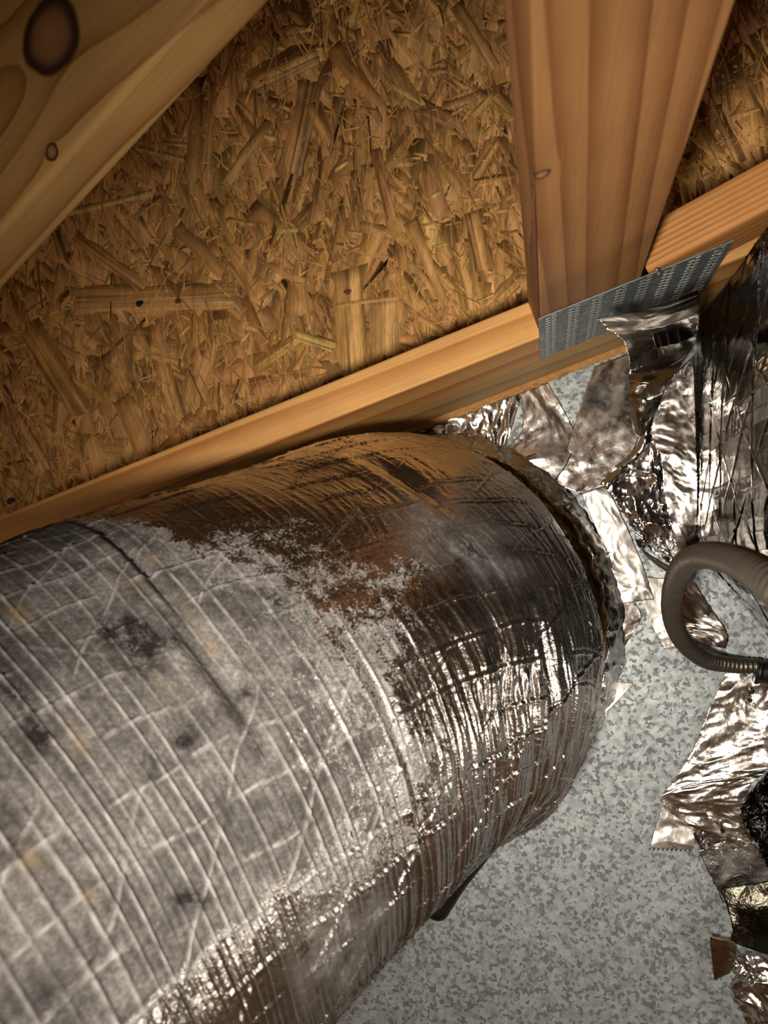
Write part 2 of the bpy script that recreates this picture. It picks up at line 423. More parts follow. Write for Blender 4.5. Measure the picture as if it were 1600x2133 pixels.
def tint(rng, b=None, stripe=None):
    b = b if b is not None else float(np.clip(rng.normal(1.0, 0.075 if rng.random() < 0.85 else 0.25), 0.6, 1.5))
    base = np.array([0.72, 0.38, 0.128]) * b
    base *= 1 + rng.normal(size=3) * np.array([0.02, 0.03, 0.06])
    return np.array([*np.clip(base, 0, 0.85), stripe if stripe is not None else float(rng.random() ** 1.6)])
def visible_spot(rng):
    while True:
        x = rng.uniform(-0.86, 0.36); y = rng.uniform(-0.18, 0.92)
        if (np.array([x, y, 0]) - A0) @ NF > -0.05: continue
        u, v_ = proj(np.array([x, y, 0.0]))
        if -90 < u < 1690 and -90 < v_ < 1150: return x, y
geos = []
rs = np.random.default_rng(11)
for i in range(6800):                                     # strands
    x, y = visible_spot(rs)
    ang = math.radians(90 + rs.normal(12, 24)) if rs.random() < 0.85 else rs.uniform(0, math.pi)
    hl = float(np.clip(rs.lognormal(-3.25, 0.5), 0.008, 0.08)); hw = float(np.clip(hl * rs.lognormal(-1.75, 0.5), 0.001, 0.018))
    g, o_ = strand_geo(x, y, ang, hl, hw, rs.uniform(0.00006, 0.00030), rs.normal() * 0.0006, rs.normal() * 0.00003, 0.0008, rs, 0.4, max(0, rs.normal() * 0.3))
    if ((g[:, :2] - A0[:2]) @ NF[:2]).max() > -0.004: continue
    geos.append([g, o_, tint(rs), rs.random(), hl * hw, g[:NS, 2].mean()])
for i in range(5200):                                     # fines
    x, y = visible_spot(rs)
    hl = rs.uniform(0.002, 0.012); hw = hl * rs.uniform(0.08, 0.3)
    g, o_ = strand_geo(x, y, rs.uniform(0, math.pi), hl, hw, rs.uniform(0.00015, 0.0004), rs.normal() * 0.005, rs.normal() * 0.00006, 0.0008, rs, 0.7, max(0, rs.normal() * 0.5))
    geos.append([g, o_, tint(rs, float(np.clip(rs.normal(1.12, 0.18), 0.7, 1.6))), rs.random(), 0, 0])
NSP = [0]
for i in range(1500):
    x, y = visible_spot(rs)
    hl = rs.uniform(0.010, 0.035); hw = rs.uniform(0.0004, 0.0012)
    g, o_ = strand_geo(x, y, math.radians(90 + rs.normal(12, 20)), hl, hw, rs.uniform(0.0003, 0.00045), rs.normal() * 0.001, 0, 0.0008, rs, 0.5, max(0, rs.normal() * 0.6))
    if ((g[:, :2] - A0[:2]) @ NF[:2]).max() > -0.004: continue
    geos.append([g, o_, tint(rs, float(np.clip(rs.normal(1.0, 0.25), 0.5, 1.6))), rs.random(), 0, 0])
def special(u0, v0, u1, v1, wpx, bright, stripe, z0=0.0007, taper=0.0, rag=0.1):
    NSP[0] += 1; z0 = 0.00036 + 0.000008 * NSP[0]
    a = P(u0, v0, z0); b = P(u1, v1, z0); c = (a + b) / 2; d = b - a
    hl = np.linalg.norm(d) / 2; hw = wpx / 2 / F * H
    g, o_ = strand_geo(c[0], c[1], math.atan2(d[1], d[0]), hl, hw, z0, 0, 0, 0.0008, rs, rag, taper)
    geos.append([g, o_, tint(rs, bright, stripe), rs.random(), 1.0, 1.0])
special(130, 447, 318, 402, 17, 1.5, 0.5)
special(575, 480, 621, 478, 13, 1.6, 0.4)
special(522, 172, 655, 108, 66, 1.25, 0.95, rag=0.5)
special(160, 625, 490, 612, 62, 1.12, 0.75)
special(402, 372, 412, 160, 46, 0.62, 0.1, 0.0007, 0.5)
special(440, 170, 432, 380, 14, 1.2, 0.3)
special(605, 370, 648, 170, 62, 0.95, 1.0, 0.0008)
special(365, 470, 465, 570, 34, 0.75, 0.0)
special(155, 490, 300, 600, 30, 1.05, 0.9)
special(722, 560, 735, 770, 74, 1.22, 0.9, 0.0008, 0.2)
special(800, 620, 800, 740, 66, 1.30, 0.2, 0.0007, 0, 0.5)
special(780, 310, 815, 455, 24, 0.88, 0.7)
special(855, 460, 930, 640, 34, 1.1, 0.5, 0.0009, 0.5)
special(985, 440, 1010, 560, 36, 1.05, 1.0)
special(615, 695, 697, 722, 24, 1.5, 1.0)
special(697, 355, 725, 335, 10, 1.6, 0.2)
special(900, 410, 915, 398, 10, 1.6, 0.2)
special(700, 635, 830, 620, 10, 1.35, 0.4)
special(950, 10, 1030, 140, 28, 0.95, 0.9)
special(60, 680, 170, 860, 60, 0.98, 0.8, 0.0007)
special(690, 100, 790, 220, 40, 0.85, 0.1, 0.0008, 0.3)
special(530, 275, 575, 290, 12, 1.4, 0.1)
special(985, 240, 1035, 190, 14, 1.3, 0.2)
special(250, 830, 330, 1000, 44, 0.95, 0.6, 0.0008)
special(470, 380, 560, 250, 26, 0.9, 0.5, 0.0007)
order = sorted(range(len(geos)), key=lambda i: -(geos[i][4] * (0.15 + max(0.0, geos[i][5] - 0.00018) * 6000)))
big = set(order[:300])
for i in order[:300]: strand_object('wood_strand', [geos[i]], floor)
strand_object('strand_layer', [geos[i] for i in range(len(geos)) if i not in big], floor, True)
# knots in the strands, each a dark little disc
for (u, v_, r) in ((724, 607, 0.0052), (22, 1043, 0.0075), (1010, 465, 0.0030), (628, 115, 0.0026), (290, 632, 0.006), (371, 627, 0.005)):
    c = P(u, v_, 0.001); nn = 14
    a = np.linspace(0, 2 * math.pi, nn, endpoint=False); rr = r * (1 + 0.25 * RNG.normal(size=nn) * 0.6)
    ring = np.stack([c[0] + rr * np.cos(a), c[1] + rr * 0.7 * np.sin(a), np.full(nn, 0.0008)], 1)
    ring2 = np.stack([c[0] + 0.55 * rr * np.cos(a), c[1] + 0.4 * rr * np.sin(a), np.full(nn, 0.0014)], 1)
    V = np.vstack([ring, ring2, [[c[0], c[1], 0.0011]]])
    fc = [(i, (i + 1) % nn, nn + (i + 1) % nn, nn + i) for i in range(nn)] + [(nn + i, nn + (i + 1) % nn, 2 * nn) for i in range(nn)]
    kn = mesh('knot', V, fc, M_BARK if r < 0.0055 else M_SLOT, parent=floor, smooth_=True); kn['label'] = 'dark knot in the strand board'

# the board's sawn edge below the sill: loose strand ends, real chips along the strip
rs2 = np.random.default_rng(5)
EV, EF = [], []
for i in range(420):
    s = rs2.uniform(-0.75, 0.35); z = rs2.uniform(-0.0115, -0.0008); ln = rs2.uniform(0.004, 0.02); h = rs2.uniform(0.0006, 0.002); d = rs2.uniform(0.0003, 0.0016)
    v, f = solid_poly([T(s, 0.0035, z), T(s + ln, 0.0035, z + rs2.normal() * 0.0006), T(s + ln * 0.9, 0.0035, min(z + h, -0.0002)), T(s, 0.0035, min(z + h, -0.0002))], NF * (0.0005 + d))
    b = len(EV); EV += v; EF += [tuple(b + q for q in r) for r in f]
ch = mesh('edge_chips', EV, EF, M_EDGE, parent=floor); ch['kind'] = 'stuff'

# ------------------------------------------------------------------ truss lumber
sill = board('sill_board', 'lower weathered pine board on the strand board edge, under the orange-topped truss chord', 'lumber',
      T(-1.35, -0.0385, 0.0), EX, (0, 0, 1), 1.9, 0.0925, 0.0375, M_SILL)
chord = board('truss_chord', 'orange pine truss chord running diagonally behind the foil duct', 'lumber',
      T(-1.35, -0.038, 0.093), EX, (0, 0, 1), 1.9, 0.093, 0.038, M_CHORD)
post = board('truss_post', 'tall pine post with flame grain standing on the chord beside the nail plate', 'lumber',
      T(0.0135, 0.0, 0.186), (0, 0, 1), EX, 1.762, 0.0925, 0.038, M_POST, bevel=0.0018)
# wane: a strip of reddish bark left on the post's narrow face
n = 40; zz = np.linspace(0.215, 0.50, n); wv = 0.0185 * smooth(0.0, 0.18, (zz - 0.215)) ** 0.6 * smooth(0.0, 0.16, 0.50 - zz)
V = []
for i, z in enumerate(zz):
    j = 0.0012 * math.sin(z * 190) + 0.0008 * math.sin(z * 431)
    for q in (0.0, 0.33, 0.66, 1.0):
        V.append(T(0.0131 - 0.0016 * math.sin(math.pi * q) - 0.0003, -0.0018 - q * (wv[i] + j * (q > 0.5)), z))
bark = mesh('bark_strip', np.array(V), grid_faces(n, 4), M_BARK, smooth_=True, world_loc=T(0.0135, 0, 0.186))
bark.parent = post; bark.matrix_parent_inverse = post.matrix_world.inverted(); bark['label'] = 'reddish bark left on the post corner'
# diagonal web rising to the right
sl = (0.293 - 0.2654) / (0.2034 - 0.134)
wd = np.array([1, sl]) / math.hypot(1, sl)
ws0 = 0.1075; wz0 = 0.2654 + (ws0 - 0.134) * sl
web = board('truss_web', 'close-grained pine web sloping up to the right from the nail plate', 'lumber',
      T(ws0 + 0.003, -0.038, wz0 + 0.003 * sl) - 0.066 * (EX * -wd[1] + np.array([0, 0, wd[0]])), EX * wd[0] + np.array([0, 0, wd[1]]), EX * -wd[1] + np.array([0, 0, wd[0]]), 0.9, 0.066, 0.038, M_WEB)
# near brace, out of focus at the upper left
b0 = P(-100, 595, 0.50); b1 = P(430, 0, 0.56)
bd = (b1 - b0); bd /= np.linalg.norm(bd)
side = P(0, 0, 0.53) - P(215, 240, 0.53); side = side - side.dot(bd) * bd; side /= np.linalg.norm(side)
bn = np.cross(bd, side); bp = b0 - bd * 0.28 - bn * 0.038
def on_brace(u, v_):                          # picture point -> the brace's own x, y on its upper face
    w = ROT @ np.array([(u - 800) / F, -(v_ - 1066.5) / F, -1.0]); q = CAM + w * (((b0 - CAM) @ bn) / (w @ bn)) - bp
    return q @ bd, q @ side
k1 = on_brace(105, 70); k2 = on_brace(108, 318)
M_BRACE = wood('brace_pine', (0.50, 0.30, 0.105), (0.25, 0.11, 0.03), center=(0.07, 0.06), freq=58, warp=0.014, tilt=0.015, sharp=0.8, wfreq=1.6,
               knots=((k1[0], k1[1], 0.038, 0.024), (k2[0], k2[1], 0.038, 0.006)))
brace = board('near_brace', 'blurred knotty brace crossing close above the strand board corner', 'lumber', bp, bd, side, 1.75, 0.140, 0.038, M_BRACE, bevel=0.004)

# nail plate
PL0, PL1, PZ0, PZ1 = 0.0112, 0.1855, 0.1045, 0.2515
v, f = solid_poly([T(PL0, 0.0006, PZ0), T(PL1, 0.0006, PZ0), T(PL1, 0.0006, PZ1), T(PL0, 0.0006, PZ1)], NF * 0.0012)
plate = thing('nail_plate', 'grey steel truss nail plate with rows of punched slots at the post foot', 'nail plate', T(PL0, 0, PZ0))
mesh('plate', v, f, M_PLATE, parent=plate)
# one punched tooth: dark slot with a raised lip
SL = 0.0062; SH = 0.0011
def slot_mesh():
    me = bpy.data.meshes.new('tooth_slot')
    V = []; Fc = []
    def q(pts): 
        b = len(V); V.extend([tuple(EX * a + NF * b_ + np.array([0, 0, c])) for a, b_, c in pts]); return b
    b = q([(0, 0.0001, 0), (SL, 0.0001, 0), (SL, 0.0001, SH), (0, 0.0001, SH), (0, 0.0003, 0), (SL, 0.0003, 0), (SL, 0.0003, SH), (0, 0.0003, SH)])
    Fc += [(b + 4, b + 5, b + 6, b + 7), (b, b + 1, b + 5, b + 4), (b + 1, b + 2, b + 6, b + 5), (b + 2, b + 3, b + 7, b + 6), (b + 3, b, b + 4, b + 7)]
    c = q([(0, 0.0001, SH), (SL * 0.8, 0.0001, SH), (SL * 0.8, 0.0007, SH + 0.0005), (0, 0.0009, SH + 0.0005), (0, 0.0001, SH + 0.0009), (SL * 0.8, 0.0001, SH + 0.0009)])
    Fc += [(c, c + 1, c + 2, c + 3), (c + 3, c + 2, c + 5, c + 4), (c, c + 3, c + 4), (c + 1, c + 5, c + 2)]
    me.from_pydata(V, [], Fc); me.materials.append(M_SLOT); me.materials.append(M_LIP)
    for i, p in enumerate(me.polygons): p.material_index = 1 if i >= 5 else 0
    me.update(); return me
sm = slot_mesh(); cnt = 0
for gcol in range(8):
    for row in range(18):
        for sub in (0, 1):
            if cnt >= 298: continue
            s = PL0 + 0.0065 + gcol * 0.0217 + sub * 0.0056; z = PZ0 + 0.004 + row * 0.0079 + sub * 0.0038 
            if z > PZ1 - 0.004: continue
            o_ = bpy.data.objects.new('tooth_slot', sm); o_.parent = plate
            o_.location = tuple(EX * (s - PL0) + NF * 0.0018 + np.array([0, 0, z - PZ0])); link(o_); cnt += 1
# nail beside the post
def rod(name, pts, r, mat, parent=None, seg=12, rad=None, n=None, cap=True, world_loc=None):
    c = np.asarray(pts, float) if n is None else spline(pts, n)
    Tn, U, W = frames(c); th = np.linspace(0, 2 * np.pi, seg, endpoint=False)
    rr = (np.full(len(c), r) if rad is None else rad)[:, None, None]
    V = (c[:, None] + rr * (np.cos(th)[None, :, None] * U[:, None] + np.sin(th)[None, :, None] * W[:, None])).reshape(-1, 3)
    fc = [tuple(int(q) for q in r_) for r_ in grid_faces(len(c), seg, True)]
    if cap: fc += [tuple(range(seg))[::-1], tuple(range((len(c) - 1) * seg, len(c) * seg))]
    return mesh(name, V, fc, mat, parent, True, world_loc)
nl = T(0.120, 0.0028, 0.2515)
nail = thing('nail', 'bent steel nail poking up between post and sloping web', 'nail', nl)
rod('shank', [nl + np.array([0, 0, -0.003]), nl + np.array([0, 0, 0.004]), nl + EX * -0.004 + np.array([0, 0, 0.012])], 0.0013, M_NAIL, nail, 10, n=10)

# ------------------------------------------------------------------ galvanised sheet
v, f = solid_poly([T(-1.4, -0.03, ZM - 0.0012), T(1.1, -0.03, ZM - 0.0012), T(1.1, 1.15, ZM - 0.0012), T(-1.4, 1.15, ZM - 0.0012)], (0, 0, 0.0012))
panel = mesh('sheet_metal_panel', v, f, M_GALV, world_loc=T(0, 0, ZM)); tag(panel, 'speckled galvanised sheet metal panel the foil duct rises from', 'metal panel')
#@@PART2
# ------------------------------------------------------------------ flexible duct
CX, CY = -0.1572, -0.0932
B0 = np.array([CX, CY, 0.05]); B1 = B0 + [0, 0, 0.1893]; B2 = np.array([-0.2764, -0.15, 0.2961]); B3 = np.array([-0.3787, -0.2404, 0.4529])
def duct_axis():
    t = np.linspace(0, 1, 300)[:, None]
    c = (1 - t) ** 3 * B0 + 3 * (1 - t) ** 2 * t * B1 + 3 * (1 - t) * t * t * B2 + t ** 3 * B3
    rk = np.interp(t[:, 0], [0, .12, .25, .4, .6, 1], [0.1822, 0.225, 0.2161, 0.2096, 0.2167, 0.2248])
    rk = np.convolve(np.pad(rk, 25, mode='edge'), np.ones(51) / 51, 'valid')
    d = (B3 - B2) / np.linalg.norm(B3 - B2)
    ext = []; p = B3.copy(); q = d.copy()
    for i in range(140):
        q = q + np.array([0, 0, -0.004]); q /= np.linalg.norm(q); p = p + q * 0.0035; ext.append(p.copy())
    c = np.vstack([c, ext]); rk = np.concatenate([rk, np.full(140, rk[-1])])
    return c, rk
ax_c, ax_r = duct_axis()
L = np.concatenate([[0], np.cumsum(np.linalg.norm(np.diff(ax_c, axis=0), axis=1))])
NL = 1060
# stations: denser on the part in view (the first 0.62 m)
ls = np.concatenate([np.linspace(0, 0.60, 900, endpoint=False), np.linspace(0.60, L[-1], NL - 900)])
cc = np.stack([np.interp(ls, L, ax_c[:, k]) for k in range(3)], 1); rr = np.interp(ls, L, ax_r)
for _ in range(12): cc[1:-1] = 0.25 * cc[:-2] + 0.5 * cc[1:-1] + 0.25 * cc[2:]
Tn, U, W = frames(cc)
# angle 0 = away from the sheet metal's bend inside, i.e. the side that faces up and out
up_ = np.array([0.0, 0, 1.0])
ref = np.array([0.35, -0.25, 0.9]); Ur = ref[None] - (Tn @ ref)[:, None] * Tn; Ur /= np.linalg.norm(Ur, axis=1)[:, None]; Wr = np.cross(Tn, Ur)
fine = np.linspace(-2.0, 2.0, 560, endpoint=False); coarse = np.linspace(2.0, 2 * np.pi - 2.0, 80, endpoint=False)
TH = np.concatenate([fine, coarse]); NTH = len(TH)
Lg, Tg = np.meshgrid(ls, TH, indexing='ij')
ct, st = np.cos(Tg)[..., None], np.sin(Tg)[..., None]
Nrm = ct * Ur[:, None] + st * Wr[:, None]
base = cc[:, None] + rr[:, None, None] * Nrm
ag = Tg * 0.21
pxy = proj(base[:900, :560])
def locate(u, v_):
    d = (pxy[..., 0] - u) ** 2 + (pxy[..., 1] - v_) ** 2
    # nearest to the camera among near matches
    k = np.argmin(d + 1e6 * (d > 400) ); i, j = np.unravel_index(k, d.shape); return ls[i], TH[j]
pitch = 0.0112
n1 = noise2(Lg * 14, ag * 9, 1); n2 = noise2(Lg * 40, ag * 22, 2)
ph = Lg / pitch + Tg / (2 * np.pi) + 0.16 * n1 + 0.05 * n2
dr = (ph - np.round(ph)) * pitch
near = smooth(0.31, 0.17, Lg) * (1 - 0.75 * smooth(0.1, 0.7, Nrm[..., 1]))                                # the squeezed sleeve by the collar
calm = 1 - 0.8 * smooth(0.15, 0.6, Nrm[..., 1]) * smooth(0.50, 0.38, Lg)
wire = np.exp(-(dr / 0.0011) ** 2) * (0.0018 * calm * (0.30 + 0.70 * smooth(-0.5, 0.25, noise2(np.round(ph) * 7.3, ag * 7, 3)))) * (1 - 0.75 * near)
sag = -0.0005 * calm * (1 - (2 * np.abs(dr) / pitch) ** 2) * (1 - 0.6 * near)
hh = wire + sag
def ridge(d, w): return np.exp(-(d / w) ** 2)
# scrim threads: lengthwise and two diagonals
wob = 0.0035 * noise2(Lg * 25, ag * 25, 8)
def thread(q, sp, w, h, seed):
    d = (q / sp - np.round(q / sp)) * sp
    on = smooth(-0.35, 0.1, noise2(Lg * 18, ag * 18, seed))
    return (ridge(d, w) * h - 0.7 * ridge(d - 1.9 * w, w) * h) * on
crest = np.exp(-((dr - 0.0005) / 0.0009) ** 2) * smooth(-0.5, 0.25, noise2(np.round(ph) * 7.3, ag * 7, 3))
h0 = hh.copy()
hh = hh + thread(ag + wob + 0.01 * np.sin(Lg * 9), 0.030, 0.0010, 0.0014, 21)
hh = hh + thread(0.62 * Lg + 0.78 * ag + wob, 0.050, 0.0010, 0.0011, 22)
hh = hh + thread(0.62 * Lg - 0.78 * ag + wob, 0.12, 0.0009, 0.0004, 23)
crest = np.clip(np.maximum(crest, (hh - h0) / 0.0011) * (0.6 + 0.8 * noise2(Lg * 120, ag * 120, 77)), 0, 1)
# pleats squeezed parallel to the wire
pl = 1 - np.abs(noise2(Lg * 150 + 1.2 * n1, ag * 9 + 2 * n1, 31)) * 2
pl2 = 1 - np.abs(noise2(Lg * 300 + n1, ag * 14, 32)) * 2
clean_side = smooth(0.25, 0.55, -Nrm[..., 1]) * smooth(0.75, 0.5, Nrm[..., 2])                # the lower flank is pleated too
hh = hh + (0.0017 * near + 0.00025 * calm + 0.0007 * clean_side) * pl + (0.0008 * near + 0.00005 + 0.0003 * clean_side) * pl2
# dents and facets
hh = hh + 0.0055 * noise2(Lg * 7, ag * 7, 41) + 0.0022 * noise2(Lg * 18, ag * 16, 42)
cr = crumple(Lg, ag, 5, 0.05)
hh = hh + 0.0012 * cr * (0.4 + 0.6 * smooth(-0.2, 0.5, noise2(Lg * 5, ag * 5, 44)))
hh = hh + 0.00022 * noise2(Lg * 300, ag * 300, 45)
# deep creases along the wire, at places the photograph shows
for (u, v_, dep, wl, wt) in ((300, 1180, 0.0040, 0.0034, 0.36), (430, 1370, 0.004, 0.006, 0.35), (862, 1640, 0.006, 0.005, 0.30), (1140, 1400, 0.007, 0.006, 0.22), (1060, 1480, 0.005, 0.007, 0.18), (860, 1000, 0.006, 0.008, 0.25)):
    l0, t0 = locate(u, v_)
    hh = hh - dep * ridge(Lg - l0 + (Tg - t0) * pitch / (2 * np.pi), wl) * ridge(Tg - t0, wt)
    hh = hh + 0.5 * dep * ridge(Lg - l0 - 1.7 * wl, wl) * ridge(Tg - t0, wt)
# torn slits on the near flank: the jacket dives in and shows insulation below
hh = hh * smooth(0.0, 0.02, Lg) 
rag = 0.010 * noise2(ag[0] * 30, ag[0] * 0, 51) + 0.006 * noise2(ag[0] * 120, ag[0] * 0, 52)
# the sleeve bulges where it folds down over its foot
hh = hh + 0.010 * smooth(0.17, 0.06, Lg) * smooth(0.0, 0.03, Lg) * smooth(-0.1, -0.8, Nrm[..., 1]) 
base2 = base + hh[..., None] * Nrm
base2[0] += np.array([0, 0, 1]) * rag[:, None]
Vd = base2.reshape(-1, 3)
duct = thing('flexible_duct', 'large silver foil flexible duct, dusty and ribbed, curving up from the sheet metal', 'duct', (CX, CY, ZM))
DF = grid_faces(NL, NTH, True)[:, ::-1]
def duct_mat():
    k = NT('duct_foil'); o = k.obj(); d = k.attr('dust', 'Fac'); so = k.attr('soot', 'Fac'); ru = k.attr('rust', 'Fac')
    n = k.noise(o, 90, 6, 0.7); n2 = k.noise(o, 520, 4, 0.7)
    e1 = k.math('MULTIPLY', k.math('SUBTRACT', n, 0.5), 1.6); e2 = k.math('MULTIPLY', k.math('SUBTRACT', n2, 0.5), 1.5)
    dm = k.math('MULTIPLY_ADD', k.math('ADD', k.math('SUBTRACT', d, 0.42), k.math('ADD', e1, e2)), 3.0, 0.5, clamp=True)
    dm = k.math('MULTIPLY', dm, k.ramp(d, [(0.02, 0.0), (0.2, 1.0)]))
    fc = k.mix(k.noise(o, 30, 4), (0.66, 0.645, 0.62), (0.80, 0.79, 0.77))
    blot = k.ramp(k.noise(o, 22, 6, 0.7), [(0.36, 0.38), (0.54, 1.0)])
    grime = k.mix(1.0, k.ramp(k.noise(o, 46, 7, 0.8), [(0.38, (0.030, 0.026, 0.024)), (0.47, (0.085, 0.077, 0.072)), (0.60, (0.165, 0.155, 0.150))]), k.ramp(k.noise(o, 420, 3, 0.7), [(0.40, 0.5), (0.58, 1.1)]), 'MULTIPLY')
    grime = k.mix(1.0, grime, blot, 'MULTIPLY')
    grime = k.mix(k.math('MULTIPLY', k.attr('crest', 'Fac'), 0.8), grime, (0.34, 0.33, 0.32))
    c = k.mix(k.math('MULTIPLY', dm, 0.95), fc, grime)
    c = k.mix(k.math('MULTIPLY', k.math('MULTIPLY', so, 1.8), k.ramp(k.noise(o, 110, 7, 0.8), [(0.40, 0.0), (0.54, 1.0)]), clamp=True), c, (0.012, 0.010, 0.009))
    c = k.mix(k.math('MULTIPLY', ru, k.ramp(k.noise(o, 60, 3), [(0.35, 0.2), (0.6, 0.9)])), c, (0.20, 0.145, 0.075))
    met = k.math('SUBTRACT', 1.0, k.math('MULTIPLY', dm, 0.92), clamp=True)
    met = k.math('MULTIPLY', met, k.math('SUBTRACT', 1.0, k.math('MULTIPLY', so, 0.7)))
    r = k.math('ADD', k.math('ADD', 0.17, k.math('MULTIPLY', k.noise(o, 40, 4), 0.12)), k.math('MULTIPLY', dm, 0.52), clamp=True)
    k.b.inputs['Specular IOR Level'].default_value = 0.25
    k.set(Base_Color=c, Metallic=met, Roughness=r)
    k.bump(k.math('ADD', k.noise(o, 230, 4, 0.6), k.math('MULTIPLY', k.noise(o, 620, 2), 0.5)), 0.35, 0.0016)
    return k.m
jacket = mesh('jacket', Vd, DF, duct_mat(), parent=duct, smooth_=True)
up_n = Nrm[..., 2]; left_n = -(0.9 * Nrm[..., 0] + 0.0 * Nrm[..., 1])
lump = noise2(Lg * 6, ag * 6, 61); lump2 = fbm(Lg * 26, ag * 26, 62)
ny = Nrm[..., 1]
thr = 0.60 - 0.75 * smooth(0.0, 0.35, ny) * smooth(0.30, 0.44, Lg)
dust = smooth(thr - 0.06, thr + 0.10, up_n + 0.05 * lump + 0.04 * lump2) * smooth(0.17, 0.40, Lg + 0.06 * lump + 0.02 * lump2)
dust = np.clip(dust, 0, 1)
soot = np.zeros_like(Lg); rust = np.zeros_like(Lg)
flat = np.full(Lg.shape + (2,), 1e6); flat[:900, :560] = pxy
def spot(arr, u, v_, su, sv, ang, amt, seed):
    c_, s_ = math.cos(ang), math.sin(ang); dx = flat[..., 0] - u; dy = flat[..., 1] - v_
    a = (c_ * dx + s_ * dy) / su; b = (-s_ * dx + c_ * dy) / sv
    q = np.exp(-np.minimum(a * a + b * b, 50)) * (0.75 + 0.8 * fbm(Lg * 45, ag * 45, seed)); np.maximum(arr, np.clip(q * amt, 0, 1), out=arr)
for s_ in ((290, 1325, 75, 38, 0.35, 1.0), (310, 1390, 40, 22, 0, 0.8), (30, 1470, 60, 35, 1.0, 0.75), (80, 1540, 40, 26, 0.9, 0.6), (560, 1265, 70, 36, 0.7, 0.5), (490, 1230, 30, 20, 0, 0.6), (500, 1445, 26, 14, 0, 0.7), (390, 1545, 30, 36, 0, 0.55), (310, 1600, 26, 36, 0, 0.45),
           (160, 1860, 60, 30, 0.2, 0.6), (400, 1870, 50, 22, 0, 0.6), (225, 1995, 45, 40, 0, 0.65), (130, 2080, 45, 40, 0, 0.5), (40, 1750, 40, 50, 0, 0.45), (700, 1960, 60, 110, 0.2, 0.28), (780, 1900, 30, 40, 0, 0.25), (960, 1130, 90, 45, 0.5, 0.45), (150, 1760, 40, 26, 0, 0.4)):
    spot(soot, s_[0], s_[1], s_[2] * 1.15, s_[3] * 1.1, s_[4], s_[5] * 1.15, 71)
for s_ in ((28, 1265, 40, 22, 0.9, 1.0), (162, 1545, 34, 20, 1.0, 0.95), (425, 1318, 60, 10, 1.0, 0.9), (640, 1190, 26, 10, 0.9, 0.9), (690, 1250, 40, 12, 0.9, 0.6), (320, 1165, 20, 10, 0.5, 0.9), (340, 1440, 30, 20, 0.9, 0.6), (275, 1215, 20, 12, 0, 0.6), (60, 1790, 30, 30, 0, 0.5), (180, 1870, 30, 20, 0, 0.6), (1035, 1225, 20, 9, 0.1, 0.8)):
    spot(rust, *s_, 72)
fattr(jacket, 'crest', 'FLOAT', crest); fattr(jacket, 'dust', 'FLOAT', dust); fattr(jacket, 'soot', 'FLOAT', soot); fattr(jacket, 'rust', 'FLOAT', rust)

# brown insulation showing in the gap, the steel collar, and the crumpled foil rim round its foot
def lathe_ring(name, rad_fn, zs, mat, parent, n=400, noise_amp=0.0, seed=0, crump=0.0, cell=0.02):
    th = np.linspace(0, 2 * np.pi, n, endpoint=False)
    V = np.zeros((len(zs), n, 3))
    for i, (z, r) in enumerate(zs):
        q = r + noise_amp * noise2(th * 14, th * 0 + i * 0.6, seed)
        q = np.minimum(q, 0.2285 / np.maximum(-(NF[0] * np.cos(th) + NF[1] * np.sin(th)), 0.05))
        V[i, :, 0] = CX + q * np.cos(th); V[i, :, 1] = CY + q * np.sin(th); V[i, :, 2] = z + 0.5 * noise_amp * noise2(th * 22, th * 0 + i * 0.5, seed + 1)
    if crump:
        ii, tt = np.meshgrid(np.arange(len(zs)) * 0.0022, th * 0.22, indexing='ij')
        hcr = crump * crumple(ii, tt, seed, cell)
        rad = V[:, :, :2] - np.array([CX, CY]); rad /= np.linalg.norm(rad, axis=2)[..., None]
        V[:, :, :2] += rad * hcr[..., None]; V[:, :, 2] += 0.7 * crump * crumple(tt, ii, seed + 3, cell)
        V[:, :, 2] = np.maximum(V[:, :, 2], ZM + 0.0003)
    return mesh(name, V.reshape(-1, 3), grid_faces(len(zs), n, True), mat, parent, True)
lathe_ring('collar', None, [(ZM, 0.205), (ZM + 0.001, 0.176), (0.09, 0.174), (0.12, 0.174)], M_GALV, duct, 160)
lathe_ring('insulation', None, [(0.006, 0.180), (0.012, 0.196), (0.03, 0.202), (0.06, 0.203), (0.10, 0.206), (0.13, 0.204)], M_FIBRE, duct, 500, 0.006, 3, 0.004, 0.012)
rim_prof = [(ZM + 0.0006, 0.246 + 0.0), (ZM + 0.004, 0.243), (ZM + 0.009, 0.240), (ZM + 0.015, 0.237), (ZM + 0.021, 0.233), (ZM + 0.026, 0.228), (ZM + 0.029, 0.222), (ZM + 0.026, 0.216), (ZM + 0.020, 0.212), (ZM + 0.014, 0.208), (ZM + 0.010, 0.204), (ZM + 0.016, 0.200), (ZM + 0.022, 0.196)]
rp = np.array(rim_prof); rp[:, 0] = ZM + (rp[:, 0] - ZM) * 1.5; rp[:, 1] += 0.011; rp = spline(rp, 30)
lathe_ring('foil_rim', None, [(a, b - 0.010) for a, b in rp], M_FOIL, duct, 900, 0.003, 9, 0.006, 0.022)['label'] = 'crumpled bright foil rim round the duct foot'

